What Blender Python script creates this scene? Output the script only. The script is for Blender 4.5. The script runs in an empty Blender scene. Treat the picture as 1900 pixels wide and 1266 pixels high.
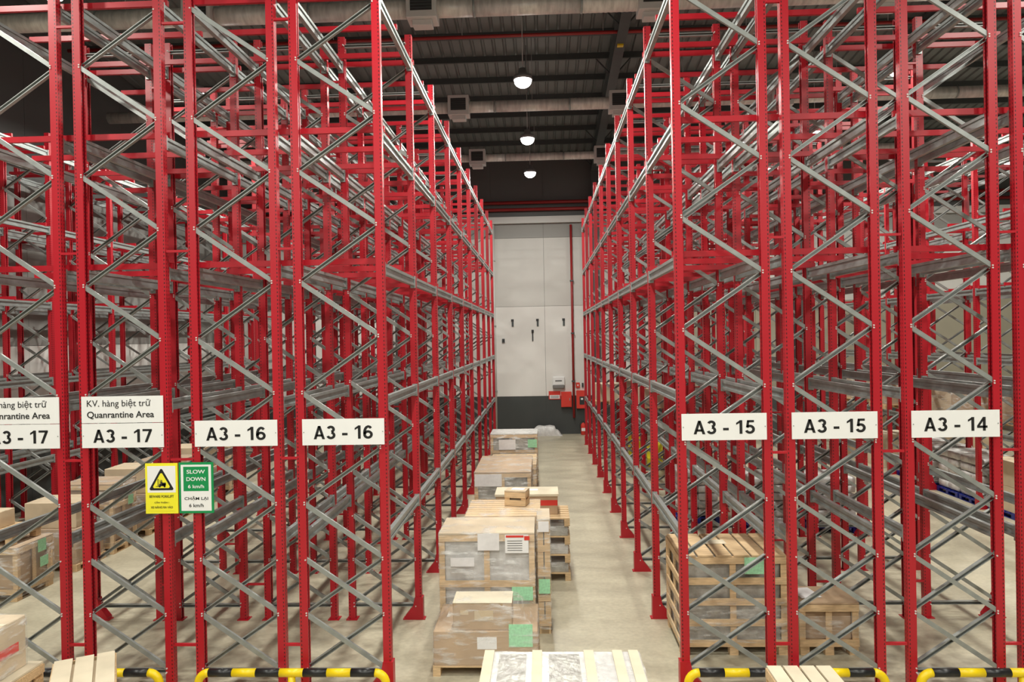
import bpy, bmesh, math, random
from mathutils import Matrix, Vector
random.seed(7)
S = bpy.context.scene
COL = S.collection
PI = math.pi

# ------------------------------------------------------------------ camera
YAW, PITCH, ROLL, CAM_H, F_PX = 0.0410763, -0.0048495, -0.0183175, 4.4897, 1400.0
fw = Vector((-math.sin(YAW)*math.cos(PITCH), math.cos(YAW)*math.cos(PITCH), math.sin(PITCH)))
rt = Vector((math.cos(YAW), math.sin(YAW), 0.0)); up = rt.cross(fw)
r2 = rt*math.cos(ROLL) + up*math.sin(ROLL); u2 = -rt*math.sin(ROLL) + up*math.cos(ROLL)
cd = bpy.data.cameras.new('camera'); cd.sensor_width = 36.0; cd.lens = F_PX/1900*36.0; cd.clip_end = 200
cam = bpy.data.objects.new('camera', cd); COL.objects.link(cam)
cam.matrix_world = Matrix(((r2.x,u2.x,-fw.x,0),(r2.y,u2.y,-fw.y,0),(r2.z,u2.z,-fw.z,CAM_H),(0,0,0,1)))
S.camera = cam

# ------------------------------------------------------------------ world and exposure
w = bpy.data.worlds.new('world'); S.world = w; w.use_nodes = True
w.node_tree.nodes['Background'].inputs[0].default_value = (0.9,0.95,1,1)
w.node_tree.nodes['Background'].inputs[1].default_value = 0.02
S.view_settings.view_transform = 'Standard'; S.view_settings.look = 'None'
S.view_settings.gamma = 1.0; S.view_settings.use_curve_mapping = False
S.view_settings.exposure = 0.62
try: S.cycles.use_denoising = True
except Exception: pass

# hanging lamps of the hall: (x, y, z); the light itself is made in lamp()
LAMP_POWER = 230.0
LAMP_COL = (1.0, 0.985, 0.89)
LAMP_Z = 10.8

# ------------------------------------------------------------------ main dimensions
D0, BAY, NF = 9.63, 2.4, 10
FW = 1.18                                  # depth of one upright frame
LEVELS = [2.00, 3.76, 5.48, 7.20, 8.94]    # top of the load beams
WALL_Y, WALL_L, WALL_R, WALL_N = 34.8, -14.3, 24.0, -14.0
def roof_z(y): return 16.2 - 0.1*y
FH = 9.35

# ------------------------------------------------------------------ materials
def new_mat(name):
    m = bpy.data.materials.new(name); m.use_nodes = True
    nt = m.node_tree; return m, nt, nt.nodes['Principled BSDF']
def mat(name, col, rough=0.5, metal=0.0, var=0.0, vscale=3.0, bump=0.0, bscale=40.0, spec=0.5, stretch=None):
    m, nt, b = new_mat(name)
    b.inputs['Base Color'].default_value = (*col,1); b.inputs['Roughness'].default_value = rough
    b.inputs['Metallic'].default_value = metal; b.inputs['Specular IOR Level'].default_value = spec
    tc = nt.nodes.new('ShaderNodeTexCoord'); src = tc.outputs['Object']
    if stretch:
        mp = nt.nodes.new('ShaderNodeMapping'); mp.inputs['Scale'].default_value = stretch
        nt.links.new(src, mp.inputs['Vector']); src = mp.outputs['Vector']
    if var:
        n = nt.nodes.new('ShaderNodeTexNoise'); n.inputs['Scale'].default_value = vscale; n.inputs['Detail'].default_value = 6
        nt.links.new(src, n.inputs['Vector'])
        r = nt.nodes.new('ShaderNodeValToRGB')
        r.color_ramp.elements[0].position = 0.3; r.color_ramp.elements[1].position = 0.7
        r.color_ramp.elements[0].color = (*[c*(1-var) for c in col],1)
        r.color_ramp.elements[1].color = (*[min(1,c*(1+var)) for c in col],1)
        nt.links.new(n.outputs['Fac'], r.inputs['Fac']); nt.links.new(r.outputs['Color'], b.inputs['Base Color'])
    if bump:
        n2 = nt.nodes.new('ShaderNodeTexNoise'); n2.inputs['Scale'].default_value = bscale; n2.inputs['Detail'].default_value = 4
        nt.links.new(src, n2.inputs['Vector'])
        bp = nt.nodes.new('ShaderNodeBump'); bp.inputs['Strength'].default_value = bump; bp.inputs['Distance'].default_value = 0.02
        nt.links.new(n2.outputs['Fac'], bp.inputs['Height']); nt.links.new(bp.outputs['Normal'], b.inputs['Normal'])
    return m
RED = (0.43, 0.007, 0.018)
M = {}
M['red'] = mat('red_paint', RED, 0.38, var=0.06)
def perforated():
    m, nt, b = new_mat('red_perforated_paint')
    L = nt.links.new
    def math_(op, a, c=None):
        n = nt.nodes.new('ShaderNodeMath'); n.operation = op
        for i, v in enumerate((a, c)):
            if v is None: continue
            if isinstance(v, (int,float)): n.inputs[i].default_value = v
            else: L(v, n.inputs[i])
        return n.outputs[0]
    tc = nt.nodes.new('ShaderNodeTexCoord'); sx = nt.nodes.new('ShaderNodeSeparateXYZ'); L(tc.outputs['Object'], sx.inputs[0])
    X, Y, Z = sx.outputs
    gz = math_('LESS_THAN', math_('ABSOLUTE', math_('SUBTRACT', math_('FRACT', math_('MULTIPLY', Z, 1/0.05)), 0.5)), 0.24)
    gy = math_('LESS_THAN', math_('ABSOLUTE', math_('SUBTRACT', math_('ABSOLUTE', Y), 0.026)), 0.007)
    gx = math_('LESS_THAN', math_('ABSOLUTE', math_('SUBTRACT', X, 0.034)), 0.0065)
    ge = nt.nodes.new('ShaderNodeNewGeometry'); 
    vt = nt.nodes.new('ShaderNodeVectorTransform'); vt.vector_type='NORMAL'; vt.convert_from='WORLD'; vt.convert_to='OBJECT'
    L(ge.outputs['Normal'], vt.inputs[0]); sn = nt.nodes.new('ShaderNodeSeparateXYZ'); L(vt.outputs[0], sn.inputs[0])
    fx = math_('GREATER_THAN', math_('ABSOLUTE', sn.outputs[0]), 0.7); fy = math_('GREATER_THAN', math_('ABSOLUTE', sn.outputs[1]), 0.7)
    k = math_('MULTIPLY', gz, math_('ADD', math_('MULTIPLY', fx, gy), math_('MULTIPLY', fy, gx)))
    mx = nt.nodes.new('ShaderNodeMix'); mx.data_type = 'RGBA'; L(k, mx.inputs[0])
    mx.inputs[6].default_value = (*RED,1); mx.inputs[7].default_value = (0.05,0.006,0.008,1)
    L(mx.outputs[2], b.inputs['Base Color']); b.inputs['Roughness'].default_value = 0.38
    return m
M['perf'] = perforated()
M['galv'] = mat('galvanised_steel', (0.325,0.355,0.35), 0.40, 0.42, var=0.14, vscale=7)
M['brace'] = mat('brace_steel', (0.31,0.325,0.315), 0.45, 0.4, var=0.12, vscale=8)
M['wood'] = mat('pale_pine_wood', (0.66,0.47,0.27), 0.7, var=0.22, vscale=6, stretch=(1,8,8))
M['woodx'] = mat('pine_wood', (0.56,0.39,0.21), 0.7, var=0.25, vscale=6, stretch=(8,8,1))
M['card'] = mat('brown_cardboard', (0.47,0.33,0.21), 0.75, var=0.10, vscale=3)
M['cardp'] = mat('pale_cardboard', (0.62,0.50,0.35), 0.75, var=0.10, vscale=3)
M['cream'] = mat('cream_board', (0.68,0.60,0.45), 0.7, var=0.08)
M['white'] = mat('white_board', (0.86,0.86,0.86), 0.4)
M['paper'] = mat('white_paper', (0.82,0.81,0.82), 0.6, var=0.05, vscale=14)
M['black'] = mat('black_print', (0.006,0.006,0.007), 0.6)
M['yellow'] = mat('yellow_paint', (0.86,0.62,0.005), 0.35)
M['signyellow'] = mat('sign_yellow', (0.90,0.83,0.03), 0.45)
M['green'] = mat('sign_green', (0.0,0.27,0.075), 0.45)
M['pgreen'] = mat('pale_green_paper', (0.36,0.72,0.45), 0.6, var=0.16, vscale=30)
M['blackp'] = mat('black_paint', (0.012,0.012,0.013), 0.35)
M['blue'] = mat('blue_plastic', (0.008,0.02,0.22), 0.4)
M['redprint'] = mat('red_print', (0.70,0.045,0.03), 0.6)
M['whitewrap'] = mat('white_sack_wrap', (0.63,0.62,0.61), 0.3, var=0.14, vscale=9, bump=0.5, bscale=9)
M['greywrap'] = mat('grey_wrapped_goods', (0.40,0.39,0.36), 0.25, var=0.35, vscale=5, bump=0.8, bscale=12)
M['dado'] = mat('dark_grey_wall_paint', (0.052,0.058,0.057), 0.55, var=0.06, vscale=0.6)
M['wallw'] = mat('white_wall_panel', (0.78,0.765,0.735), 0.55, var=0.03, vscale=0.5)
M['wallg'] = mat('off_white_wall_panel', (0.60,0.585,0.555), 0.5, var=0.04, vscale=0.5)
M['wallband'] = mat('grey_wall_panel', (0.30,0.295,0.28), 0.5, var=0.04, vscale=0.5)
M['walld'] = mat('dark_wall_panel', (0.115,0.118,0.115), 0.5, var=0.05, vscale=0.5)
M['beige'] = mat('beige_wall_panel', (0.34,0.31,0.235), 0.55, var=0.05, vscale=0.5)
M['roof'] = mat('roof_sheet', (0.155,0.17,0.165), 0.45, var=0.1, vscale=0.4)
M['steel'] = mat('dark_steel', (0.068,0.078,0.078), 0.5, var=0.08)
M['whsteel'] = mat('white_steel', (0.62,0.61,0.59), 0.45)
M['pipered'] = mat('red_pipe_paint', (0.33,0.02,0.02), 0.4)
M['duct'] = mat('silver_duct_foil', (0.66,0.64,0.60), 0.4, 0.25, var=0.18, vscale=3, bump=0.35, bscale=8, stretch=(4,1,1))
M['grille'] = mat('dark_grille', (0.03,0.03,0.03), 0.6)
M['housing'] = mat('lamp_housing', (0.25,0.25,0.25), 0.4, 0.5)
M['cable'] = mat('pale_cable', (0.35,0.35,0.35), 0.5)
def emission(name, col, s):
    m = bpy.data.materials.new(name); m.use_nodes = True; nt = m.node_tree; nt.nodes.clear()
    e = nt.nodes.new('ShaderNodeEmission'); e.inputs[0].default_value = (*col,1); e.inputs[1].default_value = s
    o = nt.nodes.new('ShaderNodeOutputMaterial'); nt.links.new(e.outputs[0], o.inputs[0]); return m
M['glow'] = emission('lamp_lens', (1,0.97,0.92), 14.0)
def film():
    m = bpy.data.materials.new('clear_stretch_film'); m.use_nodes = True; nt = m.node_tree; nt.nodes.clear()
    L = nt.links.new
    o = nt.nodes.new('ShaderNodeOutputMaterial'); mix = nt.nodes.new('ShaderNodeMixShader')
    tr = nt.nodes.new('ShaderNodeBsdfTransparent'); p = nt.nodes.new('ShaderNodeBsdfPrincipled')
    p.inputs['Base Color'].default_value = (0.85,0.85,0.83,1); p.inputs['Roughness'].default_value = 0.22
    tc = nt.nodes.new('ShaderNodeTexCoord'); mp = nt.nodes.new('ShaderNodeMapping'); mp.inputs['Scale'].default_value = (2.2,2.2,9)
    mp.inputs['Rotation'].default_value = (0,0.25,0)
    L(tc.outputs['Object'], mp.inputs[0]); n = nt.nodes.new('ShaderNodeTexNoise'); n.inputs['Scale'].default_value = 1.6; n.inputs['Detail'].default_value = 5
    L(mp.outputs[0], n.inputs['Vector']); rp = nt.nodes.new('ShaderNodeValToRGB')
    rp.color_ramp.elements[0].position = 0.50; rp.color_ramp.elements[0].color = (0.09,)*3+(1,)
    rp.color_ramp.elements[1].position = 0.74; rp.color_ramp.elements[1].color = (0.62,)*3+(1,)
    L(n.outputs['Fac'], rp.inputs[0]); L(rp.outputs[0], mix.inputs[0]); L(tr.outputs[0], mix.inputs[1]); L(p.outputs[0], mix.inputs[2])
    b = nt.nodes.new('ShaderNodeBump'); b.inputs['Strength'].default_value = 0.9; b.inputs['Distance'].default_value = 0.03
    L(n.outputs['Fac'], b.inputs['Height']); L(b.outputs[0], p.inputs['Normal'])
    L(mix.outputs[0], o.inputs[0]); return m
M['film'] = film()
def floor_mat():
    m, nt, b = new_mat('concrete_floor'); L = nt.links.new
    tc = nt.nodes.new('ShaderNodeTexCoord')
    n1 = nt.nodes.new('ShaderNodeTexNoise'); n1.inputs['Scale'].default_value = 0.55; n1.inputs['Detail'].default_value = 8; n1.inputs['Roughness'].default_value = 0.6
    mp = nt.nodes.new('ShaderNodeMapping'); mp.inputs['Scale'].default_value = (1,2.2,1); L(tc.outputs['Object'], mp.inputs[0]); L(mp.outputs[0], n1.inputs['Vector'])
    r = nt.nodes.new('ShaderNodeValToRGB'); r.color_ramp.elements[0].position = 0.25; r.color_ramp.elements[1].position = 0.75
    r.color_ramp.elements[0].color = (0.37,0.335,0.245,1); r.color_ramp.elements[1].color = (0.56,0.51,0.385,1)
    L(n1.outputs['Fac'], r.inputs[0])
    n2 = nt.nodes.new('ShaderNodeTexNoise'); n2.inputs['Scale'].default_value = 14; n2.inputs['Detail'].default_value = 6; L(tc.outputs['Object'], n2.inputs['Vector'])
    mx = nt.nodes.new('ShaderNodeMix'); mx.data_type='RGBA'; mx.blend_type='OVERLAY'; mx.inputs[0].default_value = 0.25
    L(r.outputs[0], mx.inputs[6]); L(n2.outputs['Fac'], mx.inputs[7]); L(mx.outputs[2], b.inputs['Base Color'])
    rr = nt.nodes.new('ShaderNodeMapRange'); rr.inputs[3].default_value = 0.24; rr.inputs[4].default_value = 0.5
    L(n1.outputs['Fac'], rr.inputs[0]); L(rr.outputs[0], b.inputs['Roughness']); return m
M['floor'] = floor_mat()

# ------------------------------------------------------------------ helpers
def box(bm, x0,x1,y0,y1,z0,z1, mtx=None):
    v = [bm.verts.new(c) for c in ((x0,y0,z0),(x1,y0,z0),(x1,y1,z0),(x0,y1,z0),(x0,y0,z1),(x1,y0,z1),(x1,y1,z1),(x0,y1,z1))]
    for f in ((0,3,2,1),(4,5,6,7),(0,1,5,4),(1,2,6,5),(2,3,7,6),(3,0,4,7)): bm.faces.new([v[i] for i in f])
    if mtx is not None: bmesh.ops.transform(bm, matrix=mtx, verts=v)
    return v
def mesh_from(bm, m, name='mesh', bevel=0.0):
    if bevel: bmesh.ops.bevel(bm, geom=bm.edges[:], offset=bevel, segments=1, affect='EDGES')
    bmesh.ops.recalc_face_normals(bm, faces=bm.faces[:])
    me = bpy.data.meshes.new(name); bm.to_mesh(me); bm.free(); me.materials.append(M[m] if isinstance(m,str) else m); return me
def prism(poly, axis, a, b, m, bevel=0.0):
    """extrude a 2D polygon along 'x','y' or 'z' from a to b"""
    bm = bmesh.new()
    def P(p, t): return {'x':(t,p[0],p[1]), 'y':(p[0],t,p[1]), 'z':(p[0],p[1],t)}[axis]
    A = [bm.verts.new(P(p,a)) for p in poly]; B = [bm.verts.new(P(p,b)) for p in poly]; n = len(poly)
    bm.faces.new(A); bm.faces.new(B[::-1])
    for i in range(n): bm.faces.new((A[i],A[(i+1)%n],B[(i+1)%n],B[i]))
    return mesh_from(bm, m, bevel=bevel)
def boxmesh(dx,dy,dz,m,bevel=0.0,cache={}):
    """box centred in x and y, standing on z=0; alike boxes share their mesh"""
    k = (round(dx,3),round(dy,3),round(dz,3),m if isinstance(m,str) else m.name,bevel)
    if k not in cache:
        bm = bmesh.new(); box(bm,-dx/2,dx/2,-dy/2,dy/2,0,dz); cache[k] = mesh_from(bm,m,bevel=bevel)
    return cache[k]
def obj(name, me, parent=None, loc=(0,0,0), rot=(0,0,0)):
    o = bpy.data.objects.new(name, me); o.location = loc; o.rotation_euler = rot
    if parent is not None: o.parent = parent
    COL.objects.link(o); return o
def tag(o, label, cat, group=None, kind=None):
    if label: o['label'] = label
    if cat: o['category'] = cat
    if group: o['group'] = group
    if kind: o['kind'] = kind
    return o
def thing(name, label, cat, loc=(0,0,0), rz=0, group=None):
    return tag(obj(name, None, None, loc, (0,0,rz)), label, cat, group)
def struct(name, me, loc=(0,0,0), label=None):
    o = obj(name, me, None, loc); o['kind'] = 'structure'
    if label: o['label'] = label
    return o
def bx(name, m, parent, x0,x1,y0,y1,z0,z1, bevel=0.0):
    return obj(name, boxmesh(x1-x0,y1-y0,z1-z0,m,bevel), parent, ((x0+x1)/2,(y0+y1)/2,z0))
def tube(bm, pts, r, seg=12, cap=True):
    rings = []; n = len(pts); pts = [Vector(p) for p in pts]; prev = None
    for i,p in enumerate(pts):
        d = (pts[min(i+1,n-1)]-pts[max(i-1,0)]).normalized()
        if prev is None: a = d.orthogonal().normalized()
        else: a = (prev - d*prev.dot(d)).normalized()
        prev = a; b = d.cross(a)
        rings.append([bm.verts.new(p + (a*math.cos(2*PI*k/seg)+b*math.sin(2*PI*k/seg))*r) for k in range(seg)])
    for A,B in zip(rings, rings[1:]):
        for k in range(seg):
            f = bm.faces.new((A[k],A[(k+1)%seg],B[(k+1)%seg],B[k])); f.smooth = True
    if cap: bm.faces.new(rings[0][::-1]); bm.faces.new(rings[-1])
def tubemesh(pts, r, m, seg=12):
    bm = bmesh.new(); tube(bm, pts, r, seg); return mesh_from(bm, m)
def lathe(prof, m, seg=24):
    bm = bmesh.new(); rings = []
    for r,z in prof:
        rings.append([bm.verts.new((max(r,1e-4)*math.cos(2*PI*k/seg), max(r,1e-4)*math.sin(2*PI*k/seg), z)) for k in range(seg)])
    for A,B in zip(rings, rings[1:]):
        for k in range(seg): bm.faces.new((A[k],A[(k+1)%seg],B[(k+1)%seg],B[k])).smooth = True
    bm.faces.new(rings[0][::-1]); bm.faces.new(rings[-1])
    return mesh_from(bm, m)
def text_mesh(s, width, height, m, bold=0.0, spacing=1.0):
    """lettering as a thin mesh in the x-z plane, centred, facing -y, fitted to width x height"""
    c = bpy.data.curves.new('lettering','FONT'); c.body = s; c.align_x = 'CENTER'; c.size = 1.0; c.offset = bold; c.extrude = 0.004
    c.space_character = spacing; c.resolution_u = 4
    o = bpy.data.objects.new('lettering', c); COL.objects.link(o)
    me = bpy.data.meshes.new_from_object(o.evaluated_get(bpy.context.evaluated_depsgraph_get()))
    bpy.data.objects.remove(o); bpy.data.curves.remove(c)
    xs = [v.co.x for v in me.vertices]; ys = [v.co.y for v in me.vertices]
    x0,x1,y0,y1 = min(xs),max(xs),min(ys),max(ys)
    sx = width/(x1-x0); sy = height/(y1-y0) if height else sx
    for v in me.vertices:
        x,y,z = v.co; v.co = ((x-(x0+x1)/2)*sx, -0.0015 if z > 0 else 0.0, (y-(y0+y1)/2)*sy)
    me.materials.clear(); me.materials.append(M[m]); return me


def arc2(cx,cy,r,a0,a1,n=14,ry=None): return [(cx+r*math.cos(math.radians(a0+(a1-a0)*k/n)), cy+(ry or r)*math.sin(math.radians(a0+(a1-a0)*k/n))) for k in range(n+1)]
GLYPH = {   # width, filled polygons, strokes (centre lines), all for a cap height of 1
 'A': (0.74,[[(0,0),(0.18,0),(0.455,1),(0.285,1)],[(0.56,0),(0.74,0),(0.455,1),(0.285,1)],[(0.15,0.2),(0.59,0.2),(0.55,0.36),(0.19,0.36)]],[]),
 '1': (0.50,[[(0.26,0),(0.44,0),(0.44,1),(0.26,1)],[(0.27,0.80),(0.05,0.66),(0.05,0.81),(0.30,1.0)]],[]),
 '4': (0.64,[[(0.36,0),(0.53,0),(0.53,1),(0.36,1)],[(0,0.21),(0.64,0.21),(0.64,0.37),(0,0.37)],[(0,0.37),(0.17,0.37),(0.40,0.76),(0.37,1.0)]],[]),
 '7': (0.62,[[(0,0.84),(0.62,0.84),(0.62,1),(0,1)],[(0.13,0),(0.31,0),(0.62,0.88),(0.43,0.88)]],[]),
 '-': (0.36,[[(0,0.27),(0.36,0.27),(0.36,0.45),(0,0.45)]],[]),
 ' ': (0.20,[],[]),
 '3': (0.60,[],[arc2(0.28,0.735,0.185,160,-80), arc2(0.28,0.285,0.215,80,-165,ry=0.205)]),
 '5': (0.62,[[(0.13,0.84),(0.57,0.84),(0.57,1),(0.13,1)],[(0.06,0.46),(0.22,0.46),(0.27,0.9),(0.13,0.98)]],[arc2(0.30,0.325,0.235,140,-160,18,ry=0.245)]),
 '6': (0.62,[],[arc2(0.31,0.31,0.225,0,360,24,ry=0.23), [(0.085,0.33),(0.083,0.47),(0.10,0.62),(0.15,0.77),(0.23,0.875),(0.33,0.917),(0.43,0.885),(0.51,0.79)]]),
}
def sign_text(s, width, height, m):
    bm = bmesh.new(); x = 0.0; hw = 0.090
    def poly(pts): 
        f = bm.faces.new([bm.verts.new((px,0,pz)) for px,pz in pts]); f.normal_update()
        if f.normal.y > 0: f.normal_flip()
    for ch in s:
        w_, polys, strokes = GLYPH[ch]
        for p in polys: poly([(x+a,b) for a,b in p])
        for st in strokes:
            n = len(st); closed = math.hypot(st[0][0]-st[-1][0],st[0][1]-st[-1][1]) < 1e-6; off = []
            for i,(a,b) in enumerate(st):
                p0 = st[i-1] if i > 0 else (st[-2] if closed else st[0]); p1 = st[i+1] if i < n-1 else (st[1] if closed else st[-1])
                dx,dz = p1[0]-p0[0], p1[1]-p0[1]; l = math.hypot(dx,dz); off.append((-dz/l*hw, dx/l*hw))
            for i in range(n-1):
                (a,b),(c,d),(e,f),(g,h) = st[i],st[i+1],off[i],off[i+1]
                poly([(x+a-e,b-f),(x+c-g,d-h),(x+c+g,d+h),(x+a+e,b+f)])
        x += w_+0.11
    x -= 0.11
    for v in bm.verts: v.co = ((v.co.x/x-0.5)*width, 0, (v.co.z-0.5)*height)
    me = bpy.data.meshes.new('lettering'); bm.to_mesh(me); bm.free(); me.materials.append(M[m]); return me

# ------------------------------------------------------------------ the hall
bm = bmesh.new(); box(bm, WALL_L,WALL_R, WALL_N,WALL_Y, -0.2,0.0)
struct('floor', mesh_from(bm,'floor'), label='bare beige concrete warehouse floor')
# far wall: painted dado, white panels, grey band, dark cladding above
bm = bmesh.new(); box(bm, WALL_L-0.3,WALL_R+0.3, WALL_Y,WALL_Y+0.25, 0,roof_z(WALL_Y)+0.3)
wall = struct('wall_back', mesh_from(bm,'walld'), label='panelled far end wall, white over a dark grey base')
def panels(parent, axis, at, a0, a1, rows, width, sgn):
    n = int(round((a1-a0)/width)); w_ = (a1-a0)/n
    for z0,z1,m in rows:
        for i in range(n):
            c = a0+(i+0.5)*w_
            if axis == 'x': obj('panel', boxmesh(w_-0.012,0.05,z1-z0-0.012,m), parent, (c, at+sgn*0.025, z0+0.006))
            else: obj('panel', boxmesh(0.05,w_-0.012,z1-z0-0.012,m), parent, (at+sgn*0.025, c, z0+0.006))
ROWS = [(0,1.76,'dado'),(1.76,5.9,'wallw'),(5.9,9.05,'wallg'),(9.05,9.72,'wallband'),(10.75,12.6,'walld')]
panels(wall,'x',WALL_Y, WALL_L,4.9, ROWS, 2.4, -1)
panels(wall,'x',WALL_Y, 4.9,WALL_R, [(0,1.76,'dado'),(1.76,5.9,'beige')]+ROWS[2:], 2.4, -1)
bm = bmesh.new(); box(bm, WALL_L-0.3,WALL_L, WALL_N,WALL_Y, 0,17.8)
wl = struct('wall_left', mesh_from(bm,'walld'), label='side wall behind the far left racks')
panels(wl,'y',WALL_L, 10.8,WALL_Y-0.06, [(0,1.76,'dado'),(1.76,4.5,'wallw'),(4.5,9.05,'wallband'),(9.05,12.6,'walld')], 2.4, 1)
bm = bmesh.new(); box(bm, WALL_R,WALL_R+0.3, WALL_N,WALL_Y, 0,17.8)
wr = struct('wall_right', mesh_from(bm,'wallband'), label='pale side wall behind the far right goods')
bm = bmesh.new(); box(bm, WALL_L-0.3,WALL_R+0.3, WALL_N-0.3,WALL_N, 0,18.0)
struct('wall_front', mesh_from(bm,'wallband'), label='wall behind the camera')
# roof of ribbed sheet with purlins and rafters
prof = []; x = WALL_L-0.3
while x < WALL_R+0.3:
    prof += [(x,0.0),(x+0.22,0.0),(x+0.25,0.055),(x+0.31,0.055)]; x += 0.34
prof.append((x,0.0))
bm = bmesh.new(); rows_ = []
for yy in (WALL_N-0.3, WALL_Y+0.3): rows_.append([bm.verts.new((px,yy,roof_z(yy)+pz)) for px,pz in prof])
for i in range(len(prof)-1): bm.faces.new((rows_[0][i],rows_[0][i+1],rows_[1][i+1],rows_[1][i]))
ceiling = struct('ceiling', mesh_from(bm,'roof'), label='dark ribbed metal roof on steel purlins')
slope = math.atan(-0.1)
me_p = prism([(-0.035,-0.2),(0.035,-0.2),(0.035,-0.17),(-0.01,-0.17),(-0.01,0),(-0.035,0)], 'x', WALL_L,WALL_R, 'steel')
for i in range(-3, 20):
    yy = 4.6+1.55*i
    if -13 < yy < WALL_Y-0.1: obj('purlin', me_p, ceiling, (0,yy,roof_z(yy)-0.01), (slope,0,0))
ry0, ry1 = WALL_N+0.1, WALL_Y-0.15; rl = (ry1-ry0)/math.cos(slope)
I = [(-0.15,-0.62),(0.15,-0.62),(0.15,-0.58),(0.02,-0.58),(0.02,-0.04),(0.15,-0.04),(0.15,0),(-0.15,0),(-0.15,-0.04),(-0.02,-0.04),(-0.02,-0.58),(-0.15,-0.58)]
me_r = prism(I, 'y', 0, rl, 'steel')
for rx in (-6.6, 2.45, 11.5):
    obj('rafter', me_r, ceiling, (rx,ry0,roof_z(ry0)-0.21), (slope,0,0))
fly = boxmesh(0.04,0.04,0.75,'steel')
for i in range(9, 20, 2):
    yy = 4.6+1.55*i
    for s in (-1,1): obj('fly_brace', fly, ceiling, (2.45+s*0.05, yy, roof_z(yy)-0.75), (0,s*0.75,0))
for yy in (20.3, 22.5):
    bx('rafter_marker','yellow',ceiling, 2.36,2.54, yy-0.02,yy+0.14, roof_z(yy)-0.88,roof_z(yy)-0.70)
I2 = [(-0.15,-0.2),(0.15,-0.2),(0.15,-0.17),(0.015,-0.17),(0.015,0.17),(0.15,0.17),(0.15,0.2),(-0.15,0.2),(-0.15,0.17),(-0.015,0.17),(-0.015,-0.17),(-0.15,-0.17)]
for n_,rx in enumerate((-6.6, 2.45, 11.5)):
    c = struct('column_%d'%(n_+1), prism(I2,'z',0,12.4,'steel'), (rx,WALL_Y-0.3,0), 'dark steel column against the far wall')
# channel and pipes along the far wall
t = obj('trim_1', prism([(0,0),(0.2,0),(0.2,0.04),(0.04,0.04),(0.04,0.26),(0.2,0.26),(0.2,0.3),(0,0.3)],'x',WALL_L+0.1,WALL_R-0.1,'whsteel'), None, (0,WALL_Y-0.3,9.7))
tag(t,'white steel channel running across the top of the white far wall',None,kind='structure')
for k_,(zz,lab) in enumerate(((10.33,'lower of two red pipes crossing the dark far wall'),(10.65,'upper of two red pipes crossing the dark far wall'))):
    tag(obj('fire_pipe', tubemesh([(WALL_L+0.1,0,0),(WALL_R-0.1,0,0)],0.075,'pipered'), None, (0,WALL_Y-0.25,zz)), lab,'pipe','red pipes on the far wall')
t = thing('sprinkler_pipe','thin dark red pipe hung below the roof over the aisle','pipe',(0,22.0,13.28))
obj('pipe', tubemesh([(-14,0,0),(14,0,0)],0.05,'pipered'), t)
for xx in (-10,-6,-2.2,1.9,6,10): obj('hanger', tubemesh([(xx,0,0),(xx,0,0.68)],0.012,'cable',6), t)
t = thing('riser_pipe','vertical red fire pipe on the white far wall','pipe',(1.36,WALL_Y-0.16,0))
obj('pipe', tubemesh([(0,0,0.75),(0,0,9.6)],0.055,'pipered'), t)
for zz in (2.4,4.6,7.0): bx('clamp','steel',t,-0.08,0.08,-0.08,0.1,zz,zz+0.06)
t = thing('drain_pipe','pale vertical pipe on the far wall beside the left racks','pipe',(-2.22,WALL_Y-0.14,0))
obj('pipe', tubemesh([(0,0,0.1),(0,0,9.7)],0.07,'whsteel'), t)
for zz in (2.0,5.0,8.0): bx('clamp','galv',t,-0.09,0.09,-0.09,0.08,zz,zz+0.05)

# ------------------------------------------------------------------ ducts
def duct(y, r, label, x0=-13.5, x1=16.0, z=11.6):
    t = thing('air_duct', label, 'duct', (0,y,z), group='ducts under the roof')
    joints = [x0,-9.6,-7.3,-4.9,-2.45,-1.35,0.95,2.45,4.6,7.3,9.8,12.5,x1]
    for a,b in zip(joints, joints[1:]):
        if a in (0.95,):      # corrugated flexible length
            bm = bmesh.new(); n = 26; pts = []
            for k in range(n+1): pts.append((a+0.02+(b-a-0.04)*k/n, r*(1.0+0.035*(k%2))))
            rings = [[bm.verts.new((px,pr*math.cos(2*PI*q/20),pr*math.sin(2*PI*q/20))) for q in range(20)] for px,pr in pts]
            for A,B in zip(rings,rings[1:]):
                for q in range(20): bm.faces.new((A[q],A[(q+1)%20],B[(q+1)%20],B[q])).smooth = True
            obj('flexible_section', mesh_from(bm,'duct'), t)
        else:
            obj('duct_section', tubemesh([(0.015,0,0),(b-a-0.015,0,0)], r, 'duct', 20), t, (a,0,0))
        obj('joint_ring', tubemesh([(-0.02,0,0),(0.02,0,0)], r*1.06, 'galv', 20), t, (b,0,0))
    for xx in (-7.3,-2.45,2.45,7.3):
        d = bx('diffuser_box','whsteel',t, xx-0.32,xx+0.32, -r-0.12,r+0.02, -0.30,0.30, 0.01)
        obj('grille', boxmesh(0.46,0.02,0.36,'grille'), d, (0,-(2*r+0.14)/2-0.005,0.14))
        for k in range(5): obj('louvre', boxmesh(0.45,0.02,0.012,'steel'), d, (0,-(2*r+0.14)/2-0.02,0.18+k*0.065))
        obj('diffuser_neck', boxmesh(0.42,0.3,0.12,'whsteel',0.01), d, (0,0,-0.12))
    for xx in (-9,-4.4,-0.2,4.4,9):
        obj('hanger', tubemesh([(xx,0,r),(xx,0,roof_z(y)-z)],0.01,'cable',6), t)
duct(16.2, 0.20, 'thick silver duct crossing the top edge of the view')
duct(23.2, 0.175,'silver duct hanging between the first and second ceiling lamps of the central aisle')
duct(29.8, 0.15, 'thin silver duct nearest the dark far wall')

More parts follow.
